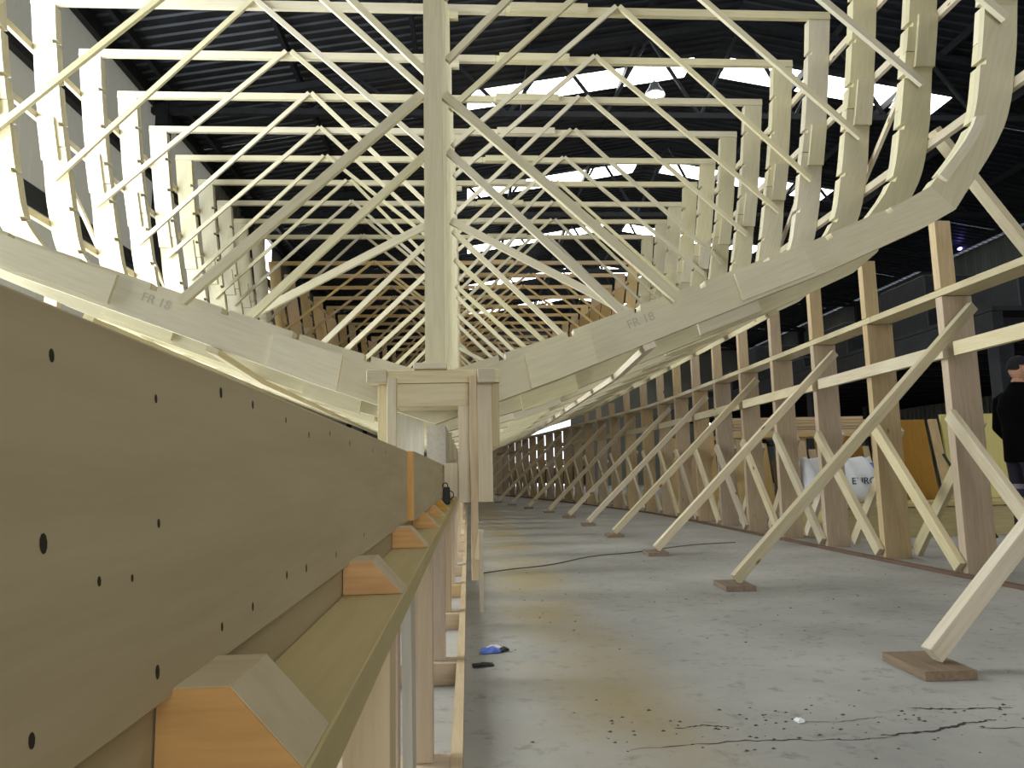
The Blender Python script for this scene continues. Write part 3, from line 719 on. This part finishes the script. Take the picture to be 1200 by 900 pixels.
# ================================================================== things on the floor
pk = empty('crumpled_packet', (.10, 3.36, 0)); tag(pk, 'crumpled blue and white packet lying on the concrete floor', 'packet')
def crumple(name, l, wd, h, mat, parent, loc, rz, seed):
    rr = random.Random(seed); nx, ny = 7, 4; vs = []; fs = []
    for s_ in (0, 1):
        for i in range(nx):
            for j in range(ny):
                vs.append(((i/(nx-1)-.5)*l+rr.uniform(-.003, .003), (j/(ny-1)-.5)*wd*(1-.3*(i/(nx-1)))+rr.uniform(-.003, .003), h*.15+s_*(.004+h*(.25+.6*rr.random())*math.sin(math.pi*(i+.6)/nx))))
    N = nx*ny
    for i in range(nx-1):
        for j in range(ny-1):
            a = i*ny+j; fs.append((a, a+1, a+ny+1, a+ny)); fs.append((N+a, N+a+ny, N+a+ny+1, N+a+1))
    rim = [i*ny for i in range(nx)]+[(nx-1)*ny+j for j in range(1, ny)]+[i*ny+ny-1 for i in range(nx-2, -1, -1)]+[j for j in range(ny-2, 0, -1)]
    for a, b in zip(rim, rim[1:]+rim[:1]): fs.append((a, b, N+b, N+a))
    me = bpy.data.meshes.new(name); me.from_pydata(vs, [], fs)
    bm = bmesh.new(); bm.from_mesh(me); bmesh.ops.recalc_face_normals(bm, faces=bm.faces); bm.to_mesh(me); bm.free()
    o = mobj(name, me, mat, parent); o.location = loc; o.rotation_euler = (0, 0, rz); return o
crumple('wrapper', .085, .06, .025, plain('packet_blue', '5a78d8', .35), pk, (-.01, -.01, 0), .05, 3)
crumple('foil', .075, .035, .024, plain('packet_white', 'e6e8ea', .3), pk, (.005, .03, 0), .2, 4)
crumple('flap', .045, .03, .02, plain('packet_dark', '1e2230', .5), pk, (.05, .0, 0), .5, 5)
sl = crumple('dark_scrap', .085, .05, .012, BLACK, None, (.052, 3.12, 0), .15, 8); tag(sl, 'flat dark scrap lying on the concrete beside the packet', 'scrap')
wp = crumple('white_scrap', .03, .02, .012, plain('paper', 'e8e8e6', .6), None, (1.02, 2.31, 0), .3, 9); tag(wp, 'tiny white scrap beside the floor crack', 'scrap')
cb = tube('power_cable', [(.02, 5.9, .005), (.3, 6.17, .005), (.7, 6.35, .005), (1.15, 7.0, .005), (1.6, 7.15, .005), (2.0, 7.5, .005), (2.5, 7.85, .005), (2.9, 7.9, .005)], .0045, plain('cable_grey', '5e594f', .7)); tag(cb, 'thin dark cable snaking across the concrete floor', 'cable')
# crack and chipped edge in the slab
CRK = plain('crack', '37362f', .95)
def crack(pts, wd, seed):
    rr = random.Random(seed); vs = []; fs = []; P = []
    for (a, b) in zip(pts[:-1], pts[1:]):
        for i in range(12): P.append((a[0]+(b[0]-a[0])*i/12, a[1]+(b[1]-a[1])*i/12+rr.uniform(-.006, .006)))
    P.append(pts[-1])
    for i, (x, y) in enumerate(P):
        w_ = wd*rr.uniform(.15, 1)*math.sin(math.pi*(i+.5)/len(P))**.4
        vs += [(x, y-w_, .0007), (x, y+w_, .0007)]
    for i in range(len(P)-1): fs.append((2*i, 2*i+2, 2*i+3, 2*i+1))
    me = bpy.data.meshes.new('floor_crack'); me.from_pydata(vs, [], fs)
    o = mobj('floor_crack', me, CRK, fl); o.matrix_basis = fl.matrix_basis.inverted()
crack([(.45, 2.15), (.8, 2.18), (1.1, 2.15), (1.25, 2.16)], .004, 1); crack([(1.2, 2.17), (1.38, 2.19), (1.5, 2.24), (1.62, 2.26)], .010, 2); crack([(1.42, 2.40), (1.55, 2.37), (1.75, 2.36)], .008, 3); crack([(1.5, 2.2), (1.75, 2.17)], .004, 4); crack([(.62, 2.3), (.72, 2.32), (.8, 2.29)], .006, 6); crack([(1.0, 2.32), (1.15, 2.3), (1.3, 2.33)], .003, 7)
rr = random.Random(5); vs = []; fs = []
for i in range(260):
    if i < 120: x, y = rr.uniform(.4, 2.0), rr.gauss(2.28, .10)
    else: x, y = rr.uniform(.15, 3.3), rr.uniform(2.0, 7.5)
    s_ = rr.uniform(.002, .007); a = rr.uniform(0, 6.28); b0 = len(vs)
    for k in range(3): vs.append((x+s_*1.6*math.cos(a+2.1*k), y+s_*math.sin(a+2.1*k), .0005))
    vs.append((x, y, s_*.7)); fs += [(b0, b0+1, b0+3), (b0+1, b0+2, b0+3), (b0+2, b0, b0+3), (b0, b0+2, b0+1)]
me = bpy.data.meshes.new('floor_grit'); me.from_pydata(vs, [], fs); o = mobj('floor_grit', me, plain('grit', '4d4a42', .9)); tag(o, 'scattered dark grit and chips on the concrete floor', 'grit', kind='stuff')

# ================================================================== the man behind the shoring wall
SKIN = plain('skin', 'b98a70', .55); JACK = plain('black_jacket', '040405', .95); JACK.node_tree.nodes['Principled BSDF'].inputs['Specular IOR Level'].default_value = .08; CAP = plain('black_cap', '08080b', .9); HAIR = plain('beard', '2a1f19', .8)
def stripes():
    m, nt, b = newmat('striped_trousers'); tc = node(nt, 'ShaderNodeTexCoord'); sp = node(nt, 'ShaderNodeSeparateXYZ'); nt.links.new(tc.outputs['Object'], sp.inputs[0])
    mu = node(nt, 'ShaderNodeMath', operation='MULTIPLY'); mu.inputs[1].default_value = 1.6; nt.links.new(sp.outputs['Z'], mu.inputs[0])
    fr = node(nt, 'ShaderNodeMath', operation='FRACT'); nt.links.new(mu.outputs[0], fr.inputs[0])
    r = ramp(nt, [(.0, lin('1c1626')), (.62, lin('1c1626')), (.64, lin('8b8896')), (.78, lin('3a3348')), (.9, lin('8b8896')), (.97, lin('1c1626'))]); r.color_ramp.interpolation = 'CONSTANT'
    nt.links.new(fr.outputs[0], r.inputs[0]); nt.links.new(r.outputs[0], b.inputs['Base Color']); b.inputs['Roughness'].default_value = .85
    return m
TROU = stripes()
def skin_mesh(name, verts, edges, mat, parent, root=0, sub=2):
    me = bpy.data.meshes.new(name); me.from_pydata([v[0] for v in verts], edges, [])
    o = mobj(name, me, mat, parent)
    sk = o.modifiers.new('skin', 'SKIN')
    if not me.skin_vertices: bpy.context.view_layer.objects.active = o
    lay = me.skin_vertices[0].data
    for d, v in zip(lay, verts):
        r_ = v[1]; d.radius = r_ if isinstance(r_, tuple) else (r_, r_); d.use_root = False
    lay[root].use_root = True
    sk.use_smooth_shade = True
    s2 = o.modifiers.new('sub', 'SUBSURF'); s2.levels = sub; s2.render_levels = sub
    return o
man = empty('person', (5.05, 6.32, 0)); man.rotation_euler = (0, 0, 0)
tag(man, 'man in black jacket and cap with striped trousers standing behind the shoring wall', 'person')
# local frame: facing +X, left side is +Y
body_v = [((0, 0, .96), .13), ((0, 0, 1.12), .125), ((.0, 0, 1.30), (.13, .13)), ((-.01, 0, 1.44), .09), ((0, 0, 1.52), .055), ((.015, 0, 1.58), .06),
  ((.0, .10, .90), .085), ((.03, .11, .50), .06), ((.0, .11, .10), .042), ((.07, .11, .045), .04), ((.17, .12, .035), .03),
  ((.0, -.10, .90), .085), ((.0, -.11, .50), .06), ((-.04, -.11, .10), .042), ((.03, -.11, .045), .04), ((.13, -.12, .035), .03),
  ((-.01, .19, 1.41), .055), ((-.02, .24, 1.13), .042), ((.12, .20, .92), .034), ((.17, .18, .87), .026),
  ((-.01, -.19, 1.41), .055), ((-.03, -.25, 1.13), .042), ((-.02, -.22, .88), .034), ((-.01, -.21, .81), .026)]
body_e = [(0, 1), (1, 2), (2, 3), (3, 4), (4, 5), (0, 6), (6, 7), (7, 8), (8, 9), (9, 10), (0, 11), (11, 12), (12, 13), (13, 14), (14, 15), (2, 16), (16, 17), (17, 18), (18, 19), (2, 20), (20, 21), (21, 22), (22, 23)]
body = skin_mesh('body', body_v, body_e, SKIN, man)
def fused(name, chains, mat, parent, vox=.014):
    vs = []; fs = []; n = 16
    for ch in chains:
        for i, (c, ra, rb) in enumerate(ch):
            a = Vector(ch[max(0, i-1)][0]); b = Vector(ch[min(len(ch)-1, i+1)][0]); x = (b-a).normalized()
            u = Vector((1, 0, 0)); u = (u-x*u.dot(x)).normalized(); v = x.cross(u); b0 = len(vs)
            for k in range(n):
                t = 2*math.pi*k/n; vs.append(Vector(c)+u*ra*math.cos(t)+v*rb*math.sin(t))
            if i:
                for k in range(n): fs.append((b0-n+k, b0-n+(k+1) % n, b0+(k+1) % n, b0+k))
            if i == 0: fs.append(tuple(range(b0+n-1, b0-1, -1)))
            if i == len(ch)-1: fs.append(tuple(range(b0, b0+n)))
    me = bpy.data.meshes.new(name); me.from_pydata(vs, [], fs)
    o = mobj(name, me, mat, parent)
    r_ = o.modifiers.new('remesh', 'REMESH'); r_.mode = 'VOXEL'; r_.voxel_size = vox; r_.use_smooth_shade = True
    m_ = o.modifiers.new('smooth', 'SMOOTH'); m_.iterations = 6; m_.factor = .5
    return o
fused('jacket', [[((0, 0, .80), .155, .185), ((0, 0, .95), .15, .18), ((0, 0, 1.15), .145, .185), ((-.02, 0, 1.30), .15, .20), ((-.015, 0, 1.40), .125, .165), ((0, 0, 1.47), .085, .10), ((.012, 0, 1.53), .066, .07)],
  [((-.015, .13, 1.40), .07, .07), ((-.015, .20, 1.385), .075, .075), ((-.03, .25, 1.13), .06, .06), ((.11, .205, .925), .047, .047)],
  [((-.015, -.13, 1.40), .07, .07), ((-.015, -.20, 1.385), .075, .075), ((-.035, -.26, 1.13), .06, .06), ((-.02, -.225, .87), .047, .047)]], JACK, man)
fused('trousers', [[((0, 0, .80), .135, .165), ((0, 0, .90), .14, .17), ((0, 0, .98), .13, .16)],
  [((.0, .085, .86), .115, .085), ((.03, .11, .50), .09, .085), ((.0, .11, .09), .075, .07)], [((.0, -.085, .86), .115, .085), ((.0, -.11, .50), .09, .085), ((-.04, -.11, .09), .075, .07)]], TROU, man)
for sd, dx in ((1, 0), (-1, -.04)):
    sh = skin_mesh('shoe', [((.0+dx, .11*sd, .055), (.05, .05)), ((.09+dx, .115*sd, .045), (.048, .042)), ((.19+dx, .12*sd, .04), (.045, .035))], [(0, 1), (1, 2)], BLACK, man)
def hand(px, py, pz, sd, fwd):
    h = [((0, 0, 0), (.026, .02)), ((fwd*.02, 0, -.05), (.036, .018)), ((fwd*.03, 0, -.09), (.038, .016))]
    e = [(0, 1), (1, 2)]
    for k, (off, l) in enumerate(((-.028, .062), (-.010, .072), (.010, .068), (.028, .052))):
        b0 = len(h); h += [((fwd*.03+off*.9, -sd*.004, -.105), .0095), ((fwd*.03+off, -sd*.012, -.105-l*.5), .009), ((fwd*.03+off, -sd*.034, -.105-l*.85), .0075)]
        e += [(2, b0), (b0, b0+1), (b0+1, b0+2)]
    b0 = len(h); h += [((fwd*.02+.042, -sd*.012, -.055), .011), ((fwd*.02+.056, -sd*.028, -.088), .0095)]; e += [(1, b0), (b0, b0+1)]
    o = skin_mesh('hand', [((a[0]+px, a[1]+py, a[2]+pz), r_) for a, r_ in h], e, SKIN, man, sub=1)
hand(.18, .18, .865, 1, .4); hand(-.005, -.21, .81, -1, .15)
# head
def head():
    bm = bmesh.new(); bmesh.ops.create_uvsphere(bm, u_segments=28, v_segments=20, radius=1)
    for v in bm.verts:
        x, y, z = v.co
        X_ = x*.098; Y_ = y*.076; Z_ = z*.118
        if z < 0:
            Y_ *= 1-.28*(-z)**1.5
            X_ = X_*(1-.15*-z)+(.022*-z if x > -.3 else -.0)
        if x > .75 and -.32 < z < .12: X_ += .024*(1-abs(y)*3.2 if abs(y) < .3 else 0)*(1-(z+.1)/.3 if z > -.1 else 1+(z+.1)/.5)
        if x > .7 and .02 < z < .28 and .2 < abs(y) < .55: X_ -= .010
        if x > .7 and -.55 < z < -.42: X_ -= .006
        v.co = (X_, Y_, Z_)
    me = bpy.data.meshes.new('head'); bm.to_mesh(me); bm.free()
    for p in me.polygons: p.use_smooth = True
    return me
hd = mobj('head', head(), SKIN, man); hd.location = (.03, 0, 1.655)
def ell(name, c, r_, mat, parent, rot=(0, 0, 0)):
    bm = bmesh.new(); bmesh.ops.create_uvsphere(bm, u_segments=14, v_segments=10, radius=1); bmesh.ops.scale(bm, vec=r_, verts=bm.verts)
    me = bpy.data.meshes.new(name); bm.to_mesh(me); bm.free()
    for p in me.polygons: p.use_smooth = True
    o = mobj(name, me, mat, parent); o.location = c; o.rotation_euler = rot; return o
for sd in (-1, 1):
    ell('ear', (-.012, sd*.074, -.005), (.022, .009, .034), SKIN, hd, (0, -.2, 0))
    ell('eye', (.083, sd*.031, .012), (.008, .011, .008), BLACK, hd)
def beard():
    bm = bmesh.new(); bmesh.ops.create_uvsphere(bm, u_segments=24, v_segments=16, radius=1)
    bmesh.ops.delete(bm, geom=[v for v in bm.verts if v.co.z > -.28 or v.co.x < -.05], context='VERTS')
    for v in bm.verts:
        x, y, z = v.co; v.co = (x*.1*(1-.12*-z)+.024*-z, y*.08*(1-.28*(-z)**1.5), z*.124)
    me = bpy.data.meshes.new('beard'); bm.to_mesh(me); bm.free(); return me
mobj('beard', beard(), HAIR, hd)
def capm():
    bm = bmesh.new(); bmesh.ops.create_uvsphere(bm, u_segments=24, v_segments=14, radius=1)
    bmesh.ops.delete(bm, geom=[v for v in bm.verts if v.co.z < .12-.25*(v.co.x < -.3)], context='VERTS')
    for v in bm.verts: v.co = (v.co.x*.108, v.co.y*.086, v.co.z*.128)
    me = bpy.data.meshes.new('cap'); bm.to_mesh(me); bm.free()
    for p in me.polygons: p.use_smooth = True
    return me
cp = mobj('cap', capm(), CAP, hd)
br = ell('brim', (.12, 0, .028), (.062, .066, .006), CAP, cp, (0, .12, 0))
hr = ell('hair', (-.045, 0, .005), (.055, .068, .045), HAIR, hd)
